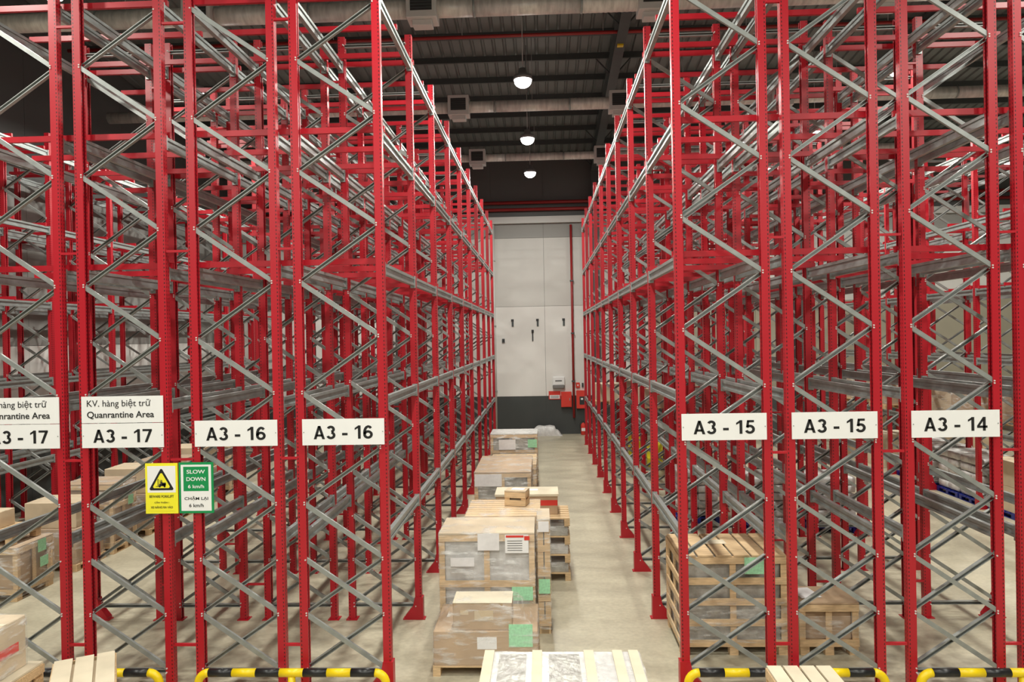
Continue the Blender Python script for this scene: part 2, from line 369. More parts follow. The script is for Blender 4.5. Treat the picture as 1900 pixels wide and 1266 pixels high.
# ------------------------------------------------------------------ lamps
me_house = lathe([(0.05,0.30),(0.09,0.30),(0.11,0.18),(0.22,0.12),(0.24,0.02),(0.22,0.015),(0.05,0.02)][::-1],'housing')
me_lens = lathe([(0.02,-0.17),(0.10,-0.155),(0.16,-0.12),(0.20,-0.065),(0.215,0.0),(0.215,0.02)],'glow')
ld = bpy.data.lights.new('lamp_light','AREA'); ld.shape = 'DISK'; ld.size = 0.40; ld.energy = LAMP_POWER; ld.color = LAMP_COL
def lamp(x, y, label, z=LAMP_Z, group='hanging lamps'):
    t = thing('hanging_lamp', label, 'lamp', (x,y,z), group=group)
    obj('housing', me_house, t); obj('lens', me_lens, t)
    h = roof_z(y)-z
    obj('cable', tubemesh([(0,0,0.3),(0,0,h)],0.012,'cable',6), t)
    obj('lamp_light', ld, t, (0,0,-0.18))
ORD = ['nearest lit','middle lit','farthest lit']
for k,yy in enumerate((18.6,24.1,29.1)):
    lamp(-0.38, yy, ORD[k]+' lamp hanging over the central aisle')
    lamp(8.65, yy, ORD[k]+' lamp hanging over the aisle right of sign A3 - 14')
    lamp(-8.6, yy, ORD[k]+' lamp hanging over the aisle left of sign A3 - 17')
for yy in (13.1,7.6,2.1,-3.4,-8.9):
    for xx in (-8.6,-0.38,8.65):
        lamp(xx, yy, 'lamp hanging above and behind the front of the racks', group='hanging lamps out of view')
for yy,n_ in ((13.1,'first'),(18.6,'second'),(24.1,'third'),(29.1,'fourth')):
    lamp(17.6, yy, n_+' lamp from the front over the far right storage area', group='hanging lamps far right')

# ------------------------------------------------------------------ pallet racks
UW = 0.105   # upright width along x
UD = 0.10
def upright_mesh():
    # C section: web on the +x side (turned to the outside of the frame), lips towards the inside
    h, d, tk = UW/2, UD/2, 0.008
    poly = [(h,-d),(h,d),(-h,d),(-h,d-0.03),(-h+tk,d-0.03),(-h+tk,d-tk),(h-tk,d-tk),(h-tk,-d+tk),(-h+tk,-d+tk),(-h+tk,-d+0.03),(-h,-d+0.03),(-h,-d)]
    return prism(poly,'z',0.01,FH,'perf')
me_up = upright_mesh()
me_base = prism([(-0.09,-0.085),(0.09,-0.085),(0.09,0.085),(-0.09,0.085)],'z',0,0.012,'red')
me_guard = prism([(0.075,0),(0.105,0),(0.105,0.015),(0.075,0.015),(0.075,0.36),(-0.055,0.36),(-0.085,0.22),(-0.22,0.05),(-0.22,0.015),(-0.25,0.015),(-0.25,0),(-0.22,0)],'y',-0.065,0.065,'red')
NZ, ND = 0.257, 0.7145
def brace_mesh(open_front, dz, inner):
    """channel brace with a bolt head at each end; open_front: lipped slot turned to the front, else the web"""
    L_ = math.hypot(inner, dz)
    if open_front:
        a, b, tk, lip = 0.025, 0.055, 0.004, 0.010
        poly = [(-a,b/2),(a,b/2),(a,-b/2),(a-lip,-b/2),(a-lip,-b/2+tk),(a-tk,-b/2+tk),(a-tk,b/2-tk),(-a+tk,b/2-tk),(-a+tk,-b/2+tk),(-a+lip,-b/2+tk),(-a+lip,-b/2),(-a,-b/2)]
    else:
        a, b, tk = 0.028, 0.036, 0.005
        poly = [(-a,-b/2),(a,-b/2),(a,b/2),(a-tk,b/2),(a-tk,-b/2+tk),(-a+tk,-b/2+tk),(-a+tk,b/2),(-a,b/2)]
    bm = bmesh.new()
    A = [bm.verts.new((-L_/2-0.015,y,z)) for z,y in poly]; B = [bm.verts.new((L_/2+0.015,y,z)) for z,y in poly]; n = len(poly)
    bm.faces.new(A); bm.faces.new(B[::-1])
    for i in range(n): bm.faces.new((A[i],A[(i+1)%n],B[(i+1)%n],B[i]))
    nb = len(bm.faces); yf = -0.092 if open_front else -0.038     # bolt head proud of the upright's front flange
    for sx in (-1,1):
        R0 = [bm.verts.new((sx*(L_/2-0.026)+0.010*math.cos(2*PI*q/8), yf, 0.010*math.sin(2*PI*q/8))) for q in range(8)]
        R1 = [bm.verts.new((v.co.x, 0.0, v.co.z)) for v in R0]
        bm.faces.new(R0)
        for q in range(8): bm.faces.new((R0[q],R1[q],R1[(q+1)%8],R0[(q+1)%8]))
    bm.faces.ensure_lookup_table()
    for f in bm.faces[nb:]: f.material_index = 1
    me = mesh_from(bm,'brace'); me.materials.append(M['whsteel']); return me
INNER = FW-UW-0.03
me_bd = brace_mesh(False, ND, INNER)     # falls to the right, web to the front
me_bu = brace_mesh(True, ND, INNER)      # rises to the right, open to the front
me_hb = brace_mesh(True, 0.0, INNER)
ang = math.atan2(ND, INNER)
# brace list as (kind, lower node, upper node) for the plain frame; mirrored for the other
DOWN = [(0,'d'),(1,'d'),(2,'d')]; UP0 = [(0,'u'),(1,'u'),(3,'u')]
def braces(mirror):
    out = []
    if not mirror:
        out += [('d',0),('d',1),('d',2),('u',0),('u',1),('u',3)]
        k = 4
        while k < 12: out.append(('d' if k%2==0 else 'u', k)); k += 1
    else:
        out += [('u',0),('u',1),('u',2),('d',0),('d',1),('d',3)]
        k = 4
        while k < 12: out.append(('u' if k%2==0 else 'd', k)); k += 1
    return out
def beam_mesh():
    L_ = BAY-UD
    P = [(-0.03,-0.14),(0.03,-0.14),(0.03,-0.105),(0.010,-0.105),(0.010,-0.04),(0.03,-0.04),(0.03,0),(-0.03,0),(-0.03,-0.04),(-0.010,-0.04),(-0.010,-0.105),(-0.03,-0.105)]
    bm = bmesh.new(); n = len(P)
    A = [bm.verts.new((x,-L_/2,z)) for x,z in P]; B = [bm.verts.new((x,L_/2,z)) for x,z in P]
    bm.faces.new(A); bm.faces.new(B[::-1])
    for i in range(n): bm.faces.new((A[i],A[(i+1)%n],B[(i+1)%n],B[i]))
    for s in (-1,1): box(bm,-0.04,0.04, s*L_/2-(0.03 if s>0 else 0), s*L_/2+(0 if s>0 else 0.03), -0.175,0.015)
    return mesh_from(bm,'galv')
me_beam = beam_mesh()
def rack(label, frames, guard_side, k0=0, bars=True, spacer_to=None, lv=LEVELS):
    """frames: [(x0, mirrored), ...] each FW deep; guard_side: x of the upright line on the aisle"""
    xa = frames[0][0]; xb = frames[-1][0]+FW
    t = thing('pallet_rack', label, 'pallet rack', ((xa+xb)/2, D0, 0), group='red pallet racks')
    cx = (xa+xb)/2
    def put(name, me, x, y, z, rot=(0,0,0), par=None): return obj(name, me, par or t, (x-cx, y-D0, z), rot)
    lines = []
    for x0,mir in frames: lines += [(x0+UW/2, PI), (x0+FW-UW/2, 0.0)]
    for k in range(k0, NF):
        y = D0+k*BAY
        for x,rz in lines:
            u = put('upright', me_up, x, y, 0, (0,0,rz))
            if abs(x-guard_side) < 0.2:
                obj('upright_guard', me_guard, u)
            else: obj('base_plate', me_base, u)
        for x0,mir in frames:
            xm = x0+FW/2
            for kind,n in braces(mir):
                z = NZ+ND*(n+0.5)
                if kind == 'd': put('diagonal_brace', me_bd, xm, y-0.022, z, (0,ang,0))
                else: put('diagonal_brace', me_bu, xm, y+0.032, z, (0,-ang,0))
            put('horizontal_brace', me_hb, xm, y+0.022, NZ-0.04)
            put('horizontal_brace', me_hb, xm, y-0.02, 9.2)
        gaps = [(a[0]+FW,b[0]) for a,b in zip(frames,frames[1:])]
        if spacer_to: gaps.append(spacer_to)
        for g0,g1 in gaps:
            for z in (0.56,2.97,5.67,8.62): put('row_spacer', boxmesh(g1-g0,0.04,0.03,'red'), (g0+g1)/2, y-0.03, z)
        if k < NF-1:
            for x,rz in lines:
                s = 1 if rz == 0 else -1
                for z in lv: put('load_beam', me_beam, x+s*0.012, y+BAY/2, z)
            if bars:
                mb = boxmesh(xb-xa,0.05,0.075,'red')
                for z in lv[2:]:
                    for dy in (0.16,1.16,2.2): put('support_bar', mb, cx, y+dy, z+0.001)
    return t
XF = dict(F1=-7.43,F2=-6.045,F3=-4.565,F4=-3.195,F5=1.675,F6=3.03,F7=4.485,F8=5.86)
rack('red double-deep pallet rack with the quarantine area signs', [(XF['F1'],True),(XF['F2'],False)], XF['F1'])
rack('red double-deep pallet rack between the slow down sign and the central aisle', [(XF['F3'],True),(XF['F4'],False)], XF['F4']+FW, spacer_to=(XF['F2']+FW+0.012,XF['F3']))
rack('red double-deep pallet rack holding the large slatted crate beside the central aisle', [(XF['F5'],True),(XF['F6'],False)], XF['F5'], spacer_to=(XF['F6']+FW,XF['F7']-0.012))
rack('red double-deep pallet rack with the rightmost white number sign', [(XF['F7'],True),(XF['F8'],False)], XF['F8']+FW)
rack('red pallet rack against the side wall beyond the quarantine rack', [(-13.73,True),(-12.36,False)], -12.36+FW, k0=2, bars=True)
rack('red pallet rack over the row of blue pallets across the right aisle', [(10.73,True),(12.10,False)], 10.73, k0=2, bars=True)

# ------------------------------------------------------------------ signs on the racks
SY = D0-UD/2-0.026
def rack_sign(text, x0, x1, label, z0=3.153, z1=3.487):
    t = thing('rack_sign', label, 'sign', ((x0+x1)/2, SY, z0), group='aisle number signs')
    bx('board','white',t,-(x1-x0)/2,(x1-x0)/2,-0.006,0.006,0,z1-z0)
    obj('lettering', sign_text(text,(x1-x0)*0.72,0.170,'black'), t, (0.0,-0.0080,(z1-z0)/2-0.005))
    for s in (-1,1): obj('screw', lathe([(0.007,0),(0.007,0.004)],'galv',8), t, (s*((x1-x0)/2-0.02),-0.006,(z1-z0)/2), (PI/2,0,0))
rack_sign('A3 - 16', -4.51,-3.43, 'white A3 - 16 sign next to the green slow down sign')
rack_sign('A3 - 16', -3.105,-2.045, 'white A3 - 16 sign at the left edge of the central aisle')
rack_sign('A3 - 15', 1.72,2.775, 'white A3 - 15 sign above the large slatted crate')
rack_sign('A3 - 15', 3.085,4.135, 'white A3 - 15 sign beside the A3 - 14 sign')
rack_sign('A3 - 14', 4.55,5.615, 'white A3 - 14 sign on the red frame')
rack_sign('A3 - 17', -6.0,-4.92, 'white A3 - 17 sign fully in view', z1=3.468)
rack_sign('A3 - 17', -7.385,-6.3, 'white A3 - 17 sign cut off by the picture edge', z1=3.468)
def quarantine(x0,x1,label):
    t = thing('quarantine_sign', label, 'sign', ((x0+x1)/2, SY, 3.476), group='quarantine area signs')
    bx('board','white',t,-(x1-x0)/2,(x1-x0)/2,-0.006,0.006,0,0.344)
    ww = x1-x0
    obj('lettering', text_mesh('KV. hàng biệt trữ',ww*0.78,0.118,'black',0.0), t, (-0.04*ww,-0.0075,0.245))
    obj('lettering', text_mesh('Quanrantine Area',ww*0.82,0.10,'black',0.012), t, (-0.02*ww,-0.0075,0.10))
quarantine(-6.0,-4.92,'white quarantine area sign fully in view above A3 - 17')
quarantine(-7.385,-6.3,'white quarantine area sign cut off by the picture edge')
# forklift warning
t = thing('forklift_warning_sign','yellow and white beware forklift sign with black triangle','sign',(-4.957,SY-0.004,2.295))
bx('board','signyellow',t,-0.213,0.213,-0.006,0.006,0,0.65)
bx('white_panel','white',t,-0.185,0.185,-0.008,-0.006,0.272,0.615)
bx('yellow_panel','signyellow',t,-0.185,0.185,-0.0085,-0.006,0.035,0.268)
def tri(cx, cz, r, m, y):
    poly = []
    for a in (90,210,330):
        ca, sa = math.cos(math.radians(a)), math.sin(math.radians(a)); c = (cx+ca*(r-0.03), cz+sa*(r-0.03))
        for q in (-50,-25,0,25,50): poly.append((c[0]+0.018*math.cos(math.radians(a+q)), c[1]+0.018*math.sin(math.radians(a+q))))
    return prism(poly,'y',y,y+0.001,m)
obj('triangle_border', tri(0,0.40,0.19,'black',-0.0095), t)
obj('triangle_face', tri(0,0.40,0.135,'signyellow',-0.0105), t)
bm = bmesh.new(); y0,y1 = -0.0115,-0.0105
box(bm,-0.03,0.055,y0,y1,0.355,0.385); box(bm,-0.048,-0.038,y0,y1,0.35,0.45); box(bm,-0.075,-0.04,y0,y1,0.348,0.355)
box(bm,-0.02,-0.012,y0,y1,0.385,0.435); box(bm,0.012,0.06,y0,y1,0.365,0.40); box(bm,-0.008,0.014,y0,y1,0.385,0.415); box(bm,-0.004,0.010,y0,y1,0.418,0.434)
for cx_ in (-0.022,0.042):
    vs = [bm.verts.new((cx_+0.014*math.cos(2*PI*q/14),y0,0.352+0.014*math.sin(2*PI*q/14))) for q in range(14)]; bm.faces.new(vs)
obj('forklift_symbol', mesh_from(bm,'black'), t)
for s,z,w_,h_ in (('BEWARE FORKLIFT',0.222,0.32,0.033),('CẨN THẬN !',0.145,0.19,0.034),('XE NÂNG RA VÀO',0.085,0.29,0.034)):
    obj('lettering', text_mesh(s,w_,h_,'black',0.010), t, (0,-0.0095,z))
# slow down
t = thing('slow_down_sign','green and white slow down 6 km/h sign','sign',(-4.502,SY-0.004,2.297))
bx('board','green',t,-0.227,0.227,-0.006,0.006,0,0.655)
bx('white_panel','white',t,-0.198,0.198,-0.008,-0.006,0.03,0.625)
bx('green_panel','green',t,-0.165,0.165,-0.009,-0.008,0.285,0.60)
for s,z,w_,h_,m in (('SLOW',0.535,0.24,0.05,'white'),('DOWN',0.44,0.25,0.05,'white'),('6 km/h',0.345,0.21,0.045,'white'),('CHẬM LẠI',0.19,0.31,0.06,'black'),('6 km/h',0.10,0.19,0.045,'black')):
    obj('lettering', text_mesh(s,w_,h_,m,0.012), t, (0,-0.0095 if m=='white' else -0.0085,z))

# ------------------------------------------------------------------ yellow and black guard rails
def guard_rail(x0, x1, label, posts=True, y=9.36, z=0.315, r=0.052):
    t = thing('guard_rail', label, 'guard rail', ((x0+x1)/2, y, 0), group='striped guard rails')
    h = (x1-x0)/2; R_ = 0.14
    def arc(s): return [(s*(h-R_-r+R_*math.sin(a)),0,z-R_+R_*math.cos(a)) for a in [PI/2*q/6 for q in range(7)]]
    for s in (-1,1):
        obj('corner_post', tubemesh(arc(s)+[(s*(h-r),0,0.012)], r, 'yellow', 16), t)
        obj('base_plate', boxmesh(0.18,0.18,0.012,'yellow'), t, (s*(h-r),0,0))
    n = 7; a0 = -(h-R_-r); w_ = 2*(h-R_-r)/n
    me_y = tubemesh([(-w_/2,0,0),(w_/2,0,0)], r, 'yellow', 16); me_b = tubemesh([(-w_/2,0,0),(w_/2,0,0)], r, 'blackp', 16)
    for i in range(n): obj('black_band' if i%2==0 else 'yellow_band', me_b if i%2==0 else me_y, t, (a0+(i+0.5)*w_,0,z))
    obj('middle_post', tubemesh([(0,0,0.012),(0,0,z-0.04)], r*0.9, 'yellow', 16), t)
    obj('base_plate', boxmesh(0.18,0.18,0.012,'yellow'), t)
guard_rail(-4.49,-1.99,'yellow and black guard rail at the left of the central aisle')
guard_rail(1.66,4.15,'yellow and black guard rail before the large slatted crate')
guard_rail(4.47,7.0,'yellow and black guard rail in the right bottom corner')
guard_rail(-7.4,-4.89,'yellow and black guard rail below the quarantine signs, partly behind crates')

# ------------------------------------------------------------------ goods
def pallet(x0,x1,y0,y1,z,label,m='wood',h=0.14,group=None,nb=6):
    t = thing('pallet', label, 'pallet', ((x0+x1)/2,(y0+y1)/2,z), group=group)
    w_,d_ = x1-x0, y1-y0
    bw = d_/nb*0.8
    for i in range(nb): obj('deck_board', boxmesh(w_,bw,0.022,m), t, (0,-d_/2+d_*(i+0.5)/nb - (d_/nb-bw)/2 + (d_/nb-bw)*i/(nb-1),h-0.022))
    for s in (-1,0,1):
        obj('stringer_board', boxmesh(0.1,d_,0.02,m), t, (s*(w_/2-0.05),0,h-0.042))
        obj('bottom_board', boxmesh(0.1,d_,0.018,m), t, (s*(w_/2-0.05),0,0))
        for q in (-1,0,1): obj('block', boxmesh(0.1,0.12,h-0.06,m), t, (s*(w_/2-0.05),q*(d_/2-0.06),0.018))
    return t
def sticker(par, cx, cz, w_, h_, m, yface, name='label', axis='y', s=-1):
    yface += s*(0.016 if any(c.name.startswith('stretch_film') for c in par.children) else 0.003)
    if axis == 'y': return obj(name, boxmesh(w_,0.004,h_,m), par, (cx, yface, cz-h_/2))
    return obj(name, boxmesh(0.004,w_,h_,m), par, (yface, cx, cz-h_/2))
def carton(x0,x1,y0,y1,z0,z1,label,m='card',rz=0,group=None,tape=True,name='carton'):
    t = thing(name, label, 'box', ((x0+x1)/2,(y0+y1)/2,z0), rz, group)
    w_,d_,h_ = x1-x0,y1-y0,z1-z0
    obj('body', boxmesh(w_,d_,h_,m,0.008), t)
    if tape: obj('tape', boxmesh(w_*0.998,0.06,0.003,'cream'), t, (0,0,h_))
    return t
def film_shell(par, hw, hd, z0, z1, top=None, cap=True):
    """crumpled sheet of film around a load; top: (hw,hd,z) of a smaller rim to run up to"""
    bm = bmesh.new(); rings = []
    prof = [(hw,hd,z0),(hw+0.004,hd+0.004,z0*0.6+z1*0.4),(hw,hd,z1)]
    if top: prof += [((hw+top[0])/2-0.02,(hd+top[1])/2-0.01,(z1+top[2])/2-0.03), top[:3]]
    for q_,(a,b,z) in enumerate(prof):
        dy = 0.0 if not top or q_ < 3 else top[3]*(0.5 if q_ == 3 else 1.0)
        per = []; n = 9
        for (ax,ay),(bx_,by) in zip([(-a,-b),(a,-b),(a,b),(-a,b)],[(a,-b),(a,b),(-a,b),(-a,-b)]):
            for i in range(n):
                f = i/n; j = 0.0 if i == 0 else random.uniform(0,0.010)
                px,py = ax+(bx_-ax)*f, ay+(by-ay)*f
                nx,ny = (0,math.copysign(1,py)) if ay == by else (math.copysign(1,px),0)
                per.append(bm.verts.new((px+nx*j,py+ny*j+dy,z)))
        rings.append(per)
    for A,B in zip(rings,rings[1:]):
        for i in range(len(A)): bm.faces.new((A[i],A[(i+1)%len(A)],B[(i+1)%len(B)],B[i])).smooth = True
    if cap: bm.faces.new(rings[-1])
    return obj('stretch_film', mesh_from(bm,'film'), par)
def crate(x0,x1,y0,y1,z0,z1,label,rows=4,posts=3,cargo='greywrap',m='wood',film=True,feet=True,top='boards',rz=0,group=None,name='crate',ntop=7,topm=None,sides=(-1,1)):
    """open slatted crate: posts, rails and top boards round a wrapped cargo"""
    t = thing(name, label, 'crate', ((x0+x1)/2,(y0+y1)/2,z0), rz, group)
    hw,hd,H = (x1-x0)/2,(y1-y0)/2,z1-z0
    b = 0.12 if feet else 0.0
    tk = 0.022
    if feet:
        for s in (-1,0,1):
            for q in (-1,1): obj('foot', boxmesh(0.12,0.14,b,m), t, (s*(hw-0.07),q*(hd-0.08),0))
    obj('cargo', boxmesh(2*hw-0.14,2*hd-0.14,H-b-0.05,cargo,0.02), t, (0,0,b+0.01))
    pw = 0.085
    for i in range(posts):
        px = -hw+pw/2+(2*hw-pw)*i/(posts-1)
        for s in (-1,1): obj('post', boxmesh(pw,tk,H-b-tk,m), t, (px,s*(hd-tk*1.5),b))
    for s in sides:
        for q in (-1,0,1): obj('post', boxmesh(tk,pw,H-b-tk,m), t, (s*(hw-tk*1.5),q*(hd-pw/2-tk*2),b))
    for i in range(rows):
        z = b+(H-b-0.10-tk)*i/(rows-1)
        for s in (-1,1): obj('rail', boxmesh(2*hw,tk,0.095,m), t, (0,s*(hd-tk/2),z))
        for s in sides: obj('rail', boxmesh(tk,2*hd-2*tk,0.095,m), t, (s*(hw-tk/2),0,z))
    if top == 'boards':
        bw = 2*hd/ntop
        for i in range(ntop): obj('top_board', boxmesh(2*hw,bw*0.86,tk,topm or m), t, (0,-hd+bw*(i+0.5),H-tk))
    elif top == 'long':
        bw = 2*hw/ntop
        for i in range(ntop): obj('top_board', boxmesh(bw*0.86,2*hd,tk,topm or m), t, (-hw+bw*(i+0.5),0,H-tk))
    else:
        obj('top_sheet', boxmesh(2*hw,2*hd,tk,top), t, (0,0,H-tk))
    if film: film_shell(t, hw+0.006, hd+0.006, b*0.6, H+0.004)
    return t

# --- central aisle, from the front
pallet(-1.54,-0.13,9.95,11.0,0,'low wooden pallet under the broad wrapped carton in the aisle')
t = thing('wrapped_carton','broad film-wrapped brown carton with green label at the front of the aisle','box',(-0.835,10.475,0.14))
obj('body', boxmesh(1.39,1.03,0.46,'card',0.01), t)
sticker(t,0.47,0.40,0.315,0.30,'pgreen',-0.515); sticker(t,0.02,0.30,0.26,0.16,'paper',-0.515,'paper_slip')
film_shell(t,0.70,0.522,0.0,0.463,top=(0.398,0.226,0.828,-0.262))
t = carton(-1.265,-0.48,9.985,10.44,0.60,0.96,'smaller brown carton with white top on the broad wrapped carton',name='carton')
obj('top_sheet', boxmesh(0.79,0.46,0.006,'cream'), t, (0,0,0.361))
sticker(t,0.02,0.20,0.25,0.13,'cardp',-0.228,'printed_mark'); sticker(t,-0.24,0.24,0.11,0.06,'cardp',-0.228,'printed_mark')
t = crate(-1.60,-0.18,11.12,12.10,0,1.60,'tall wrapped wooden crate with white papers and red stamp on its front',rows=3,posts=3,top='cardp',cargo='whitewrap')
for cx,cz,w_,h_,m in ((0.03,1.475,0.32,0.25,'paper'),(0.45,1.445,0.345,0.27,'white'),(-0.36,1.18,0.35,0.13,'paper'),(0.52,0.71,0.31,0.20,'pgreen')):
    sticker(t,cx,cz,w_,h_,m,-0.502)
sticker(t,0.42,1.555,0.26,0.03,'redprint',-0.506,'red_mark'); sticker(t,0.60,1.53,0.08,0.06,'redprint',-0.508,'red_mark')
for k in range(5): sticker(t,0.42,1.49-k*0.035,0.22,0.006,'black',-0.506,'print_line')
t = crate(-0.138,0.05,11.38,12.08,0,1.74,'slim tall wrapped crate at the right side of the papered crate',rows=5,posts=2,top='cardp',sides=(1,))
sticker(t,0.0,0.73,0.17,0.22,'pgreen',-0.362); sticker(t,0.0,1.63,0.16,0.16,'paper',-0.362)
crate(-1.32,-0.10,12.17,13.42,0,1.60,'pale slat-topped crate right behind the papered crate',rows=4,top='boards',ntop=8)
t = crate(-0.68,-0.31,12.85,13.15,1.61,1.868,'small wooden box with white note on the slat-topped crate',rows=2,posts=2,cargo='cardp',film=False,feet=False,top='cardp',rz=-0.22,ntop=3)
obj('note', boxmesh(0.22,0.16,0.004,'paper'), t, (0.02,0,0.26))
# stack of loaded pallets
for i in range(4):
    z = i*0.335
    pallet(-0.95,0.43,13.85,14.9,z,['lowest','second lowest','third lowest','topmost'][i]+' pallet of the tall stack at the right of the row',h=0.15,group='stacked pallets with flat goods')
    if i < 3:
        t = carton(-0.90,0.39,13.88,14.88,z+0.151,z+0.333,['lowest','middle','upper'][i]+' film-wrapped layer between the stacked pallets',m='greywrap' if i!=1 else 'whitewrap',tape=False,name='flat_load',group='layers between stacked pallets')
        film_shell(t,0.66,0.51,0.0,0.18)
z = 1.155
t = thing('flat_carton','long pale carton with a red band and white note on its lid','box',(-0.36,14.46,z+0.002))
obj('body', boxmesh(1.16,0.66,0.34,'card',0.008), t); obj('lid', boxmesh(1.20,0.70,0.05,'cream',0.006), t, (0,0,0.34))
sticker(t,0,0.22,1.15,0.10,'redprint',-0.33,'red_band'); obj('note', boxmesh(0.32,0.16,0.004,'paper'), t, (0.05,0.05,0.391))
t = crate(-1.63,-0.33,17.2,19.6,0,1.41,'long crate under brown cardboard with a white sheet on its front',rows=3,posts=3,top='card',film=True)
obj('white_sheet', boxmesh(0.62,0.01,0.28,'paper'), t, (-0.33,-1.215,1.09))
crate(-1.52,-0.24,20.2,22.1,0,1.07,'low slatted crate behind the cardboard-topped long crate',rows=3,top='boards')
carton(-0.80,-0.50,20.5,20.9,1.078,1.24,'small carton with a green front on the low slatted crate',m='card')
o_ = bpy.data.objects['carton.001'] if 'carton.001' in bpy.data.objects else None
if o_: sticker(o_,0,0.085,0.27,0.14,'pgreen',-0.2)
t = crate(-1.62,-0.22,22.4,23.6,0,1.62,'tall wrapped crate farthest back in the aisle row',rows=4,top='whitewrap')
sticker(t,0.55,1.33,0.27,0.24,'pgreen',-0.61); sticker(t,-0.2,1.30,0.5,0.3,'paper',-0.61)
crate(-1.55,-0.25,24.4,25.6,0,1.3,'wrapped crate last in the row before the far wall',rows=4,top='whitewrap')
# pale bundle lying at the far wall
bm = bmesh.new(); bmesh.ops.create_grid(bm,x_segments=24,y_segments=8,size=0.5)
res_top = []
for v in bm.verts:
    u_,w_ = v.co.x*2, v.co.y*2
    prof_ = 0.46*(1-abs(u_)**6)*(1-0.55*abs(w_)**3) - (0.14 if u_ > 0.55 else 0)
    v.co = (u_*0.70, w_*0.22, max(0.02,prof_+0.02*math.sin(9*u_)*math.cos(4*w_)))
ext = bmesh.ops.extrude_edge_only(bm, edges=[e for e in bm.edges if e.is_boundary])
for v in [g for g in ext['geom'] if isinstance(g,bmesh.types.BMVert)]: v.co.z = 0.0
for f in bm.faces: f.smooth = True
tag(obj('wrapped_bundle', mesh_from(bm,'whitewrap'), None, (0.1,34.3,0)),'pale lumpy bundle lying on the floor at the far wall','bundle')

# --- front edge of the picture
t = crate(-0.72,1.02,7.35,8.58,0,0.9,'wide film-wrapped slatted crate cut by the bottom edge in the aisle',rows=3,top='whitewrap',m='wood',cargo='whitewrap')
for bx0 in (-0.82,-0.28,0.30,0.62,0.80): obj('top_board', boxmesh(0.11,1.22,0.02,'cream'), t, (bx0,0,0.905))
for bx0,ww in ((-0.55,0.3),(0.02,0.34)): obj('grey_plate', boxmesh(ww,1.0,0.012,'greywrap'), t, (bx0,0.02,0.902))
crate(2.33,3.03,7.2,8.22,0,0.9,'bare wooden crate cut by the bottom edge under the A3 - 15 signs',rows=4,film=False,top='long',ntop=4,cargo='cardp',topm='cream')
crate(-5.42,-4.78,7.55,8.55,0,0.9,'tilted wooden crate at the bottom edge beside the striped rail',rows=4,film=False,top='long',ntop=3,topm='cream',rz=0.52,cargo='cardp')
crate(-6.75,-5.74,7.35,8.35,0,0.9,'wooden crate under the red-printed carton in the bottom corner',rows=4,film=False,top='long',ntop=5,cargo='cardp',topm='cream')
t = carton(-6.7,-5.88,7.6,8.25,0.902,1.47,'wrapped carton with red print in the bottom corner',m='cardp')
sticker(t,0.1,0.26,0.5,0.10,'redprint',-0.325,'red_print'); sticker(t,0.0,0.26,0.4,0.10,'redprint',0.41,'red_print',axis='x',s=1); film_shell(t,0.418,0.335,0.0,0.572)

# --- behind the front frames of A3 - 15
t = crate(1.84,3.33,10.6,11.76,0,1.40,'large slatted wooden crate with green label behind the A3 - 15 frame',rows=5,posts=3,top='long',ntop=6,film=False)
film_shell(t,0.75,0.586,0.18,0.80,cap=False)
sticker(t,0.285,1.26,0.27,0.23,'pgreen',-0.592); obj('note', boxmesh(0.30,0.22,0.004,'cream'), t, (-0.1,0.1,1.402))
t = crate(3.49,4.30,10.6,11.3,0,0.73,'small wooden crate with white paper beside the large slatted crate',rows=2,posts=3,cargo='card',top='card',film=False)
film_shell(t,0.41,0.356,0.25,0.55,cap=False)
obj('paper', boxmesh(0.30,0.42,0.004,'paper'), t, (-0.2,0.05,0.735), (0,0,0.15))

# --- row in the aisle beyond the A3 - 17 rack
t = crate(-10.55,-9.3,12.85,13.85,0,0.95,'nearest wrapped crate in the left aisle with two green labels',rows=2,posts=3,top='card',cargo='card')
sticker(t,0.15,0.83,0.22,0.22,'pgreen',0.632,axis='x',s=1); sticker(t,0.20,0.53,0.22,0.18,'pgreen',0.632,axis='x',s=1)
crate(-10.4,-9.45,12.95,13.75,0.962,1.20,'flat pale wooden crate atop the nearest left-aisle crate',rows=2,film=False,cargo='cardp',feet=True)
carton(-10.35,-9.85,13.1,13.6,1.203,1.5,'carton topping the nearest pile in the left aisle',m='cardp')
left = [(-10.5,-9.3,14.55,15.55,1.35,'card','second'),(-10.45,-9.25,15.75,16.75,1.5,'cardp','third'),(-10.5,-9.3,17.3,18.4,1.55,'card','fourth'),(-10.5,-9.3,18.8,19.9,1.5,'cardp','fifth'),(-10.5,-9.3,20.3,21.4,1.6,'card','sixth'),(-10.5,-9.3,22.0,23.1,1.5,'cardp','seventh')]
for i,(x0,x1,y0,y1,h,m,n_) in enumerate(left):
    pallet(x0,x1,y0,y1,0,n_+' pallet along the row of goods in the left aisle',group='left aisle pallets')
    if i%2 == 0:
        t = carton(x0+0.03,x1-0.03,y0+0.03,y1-0.03,0.141,h*0.62,n_+' load of the left-aisle row, a wrapped brown carton',m=m)
        film_shell(t,(x1-x0)/2-0.02,(y1-y0)/2-0.02,0,h*0.62-0.139)
        t = carton(x0+0.08,x1-0.10,y0+0.1,y1-0.06,h*0.62+0.005,h,'lighter carton on the '+n_+' left-aisle load',m='cardp',rz=0.05)
        sticker(t,0.2,0.25,0.2,0.2,'pgreen',(x1-x0-0.18)/2,axis='x',s=1)
    else:
        t = crate(x0+0.02,x1-0.02,y0+0.02,y1-0.02,0.141,h,n_+' load of the left-aisle row, a slatted crate',rows=4,top='card',cargo='card',feet=False)
        sticker(t,0.2,0.9,0.2,0.2,'pgreen',(x1-x0)/2-0.015,axis='x',s=1)

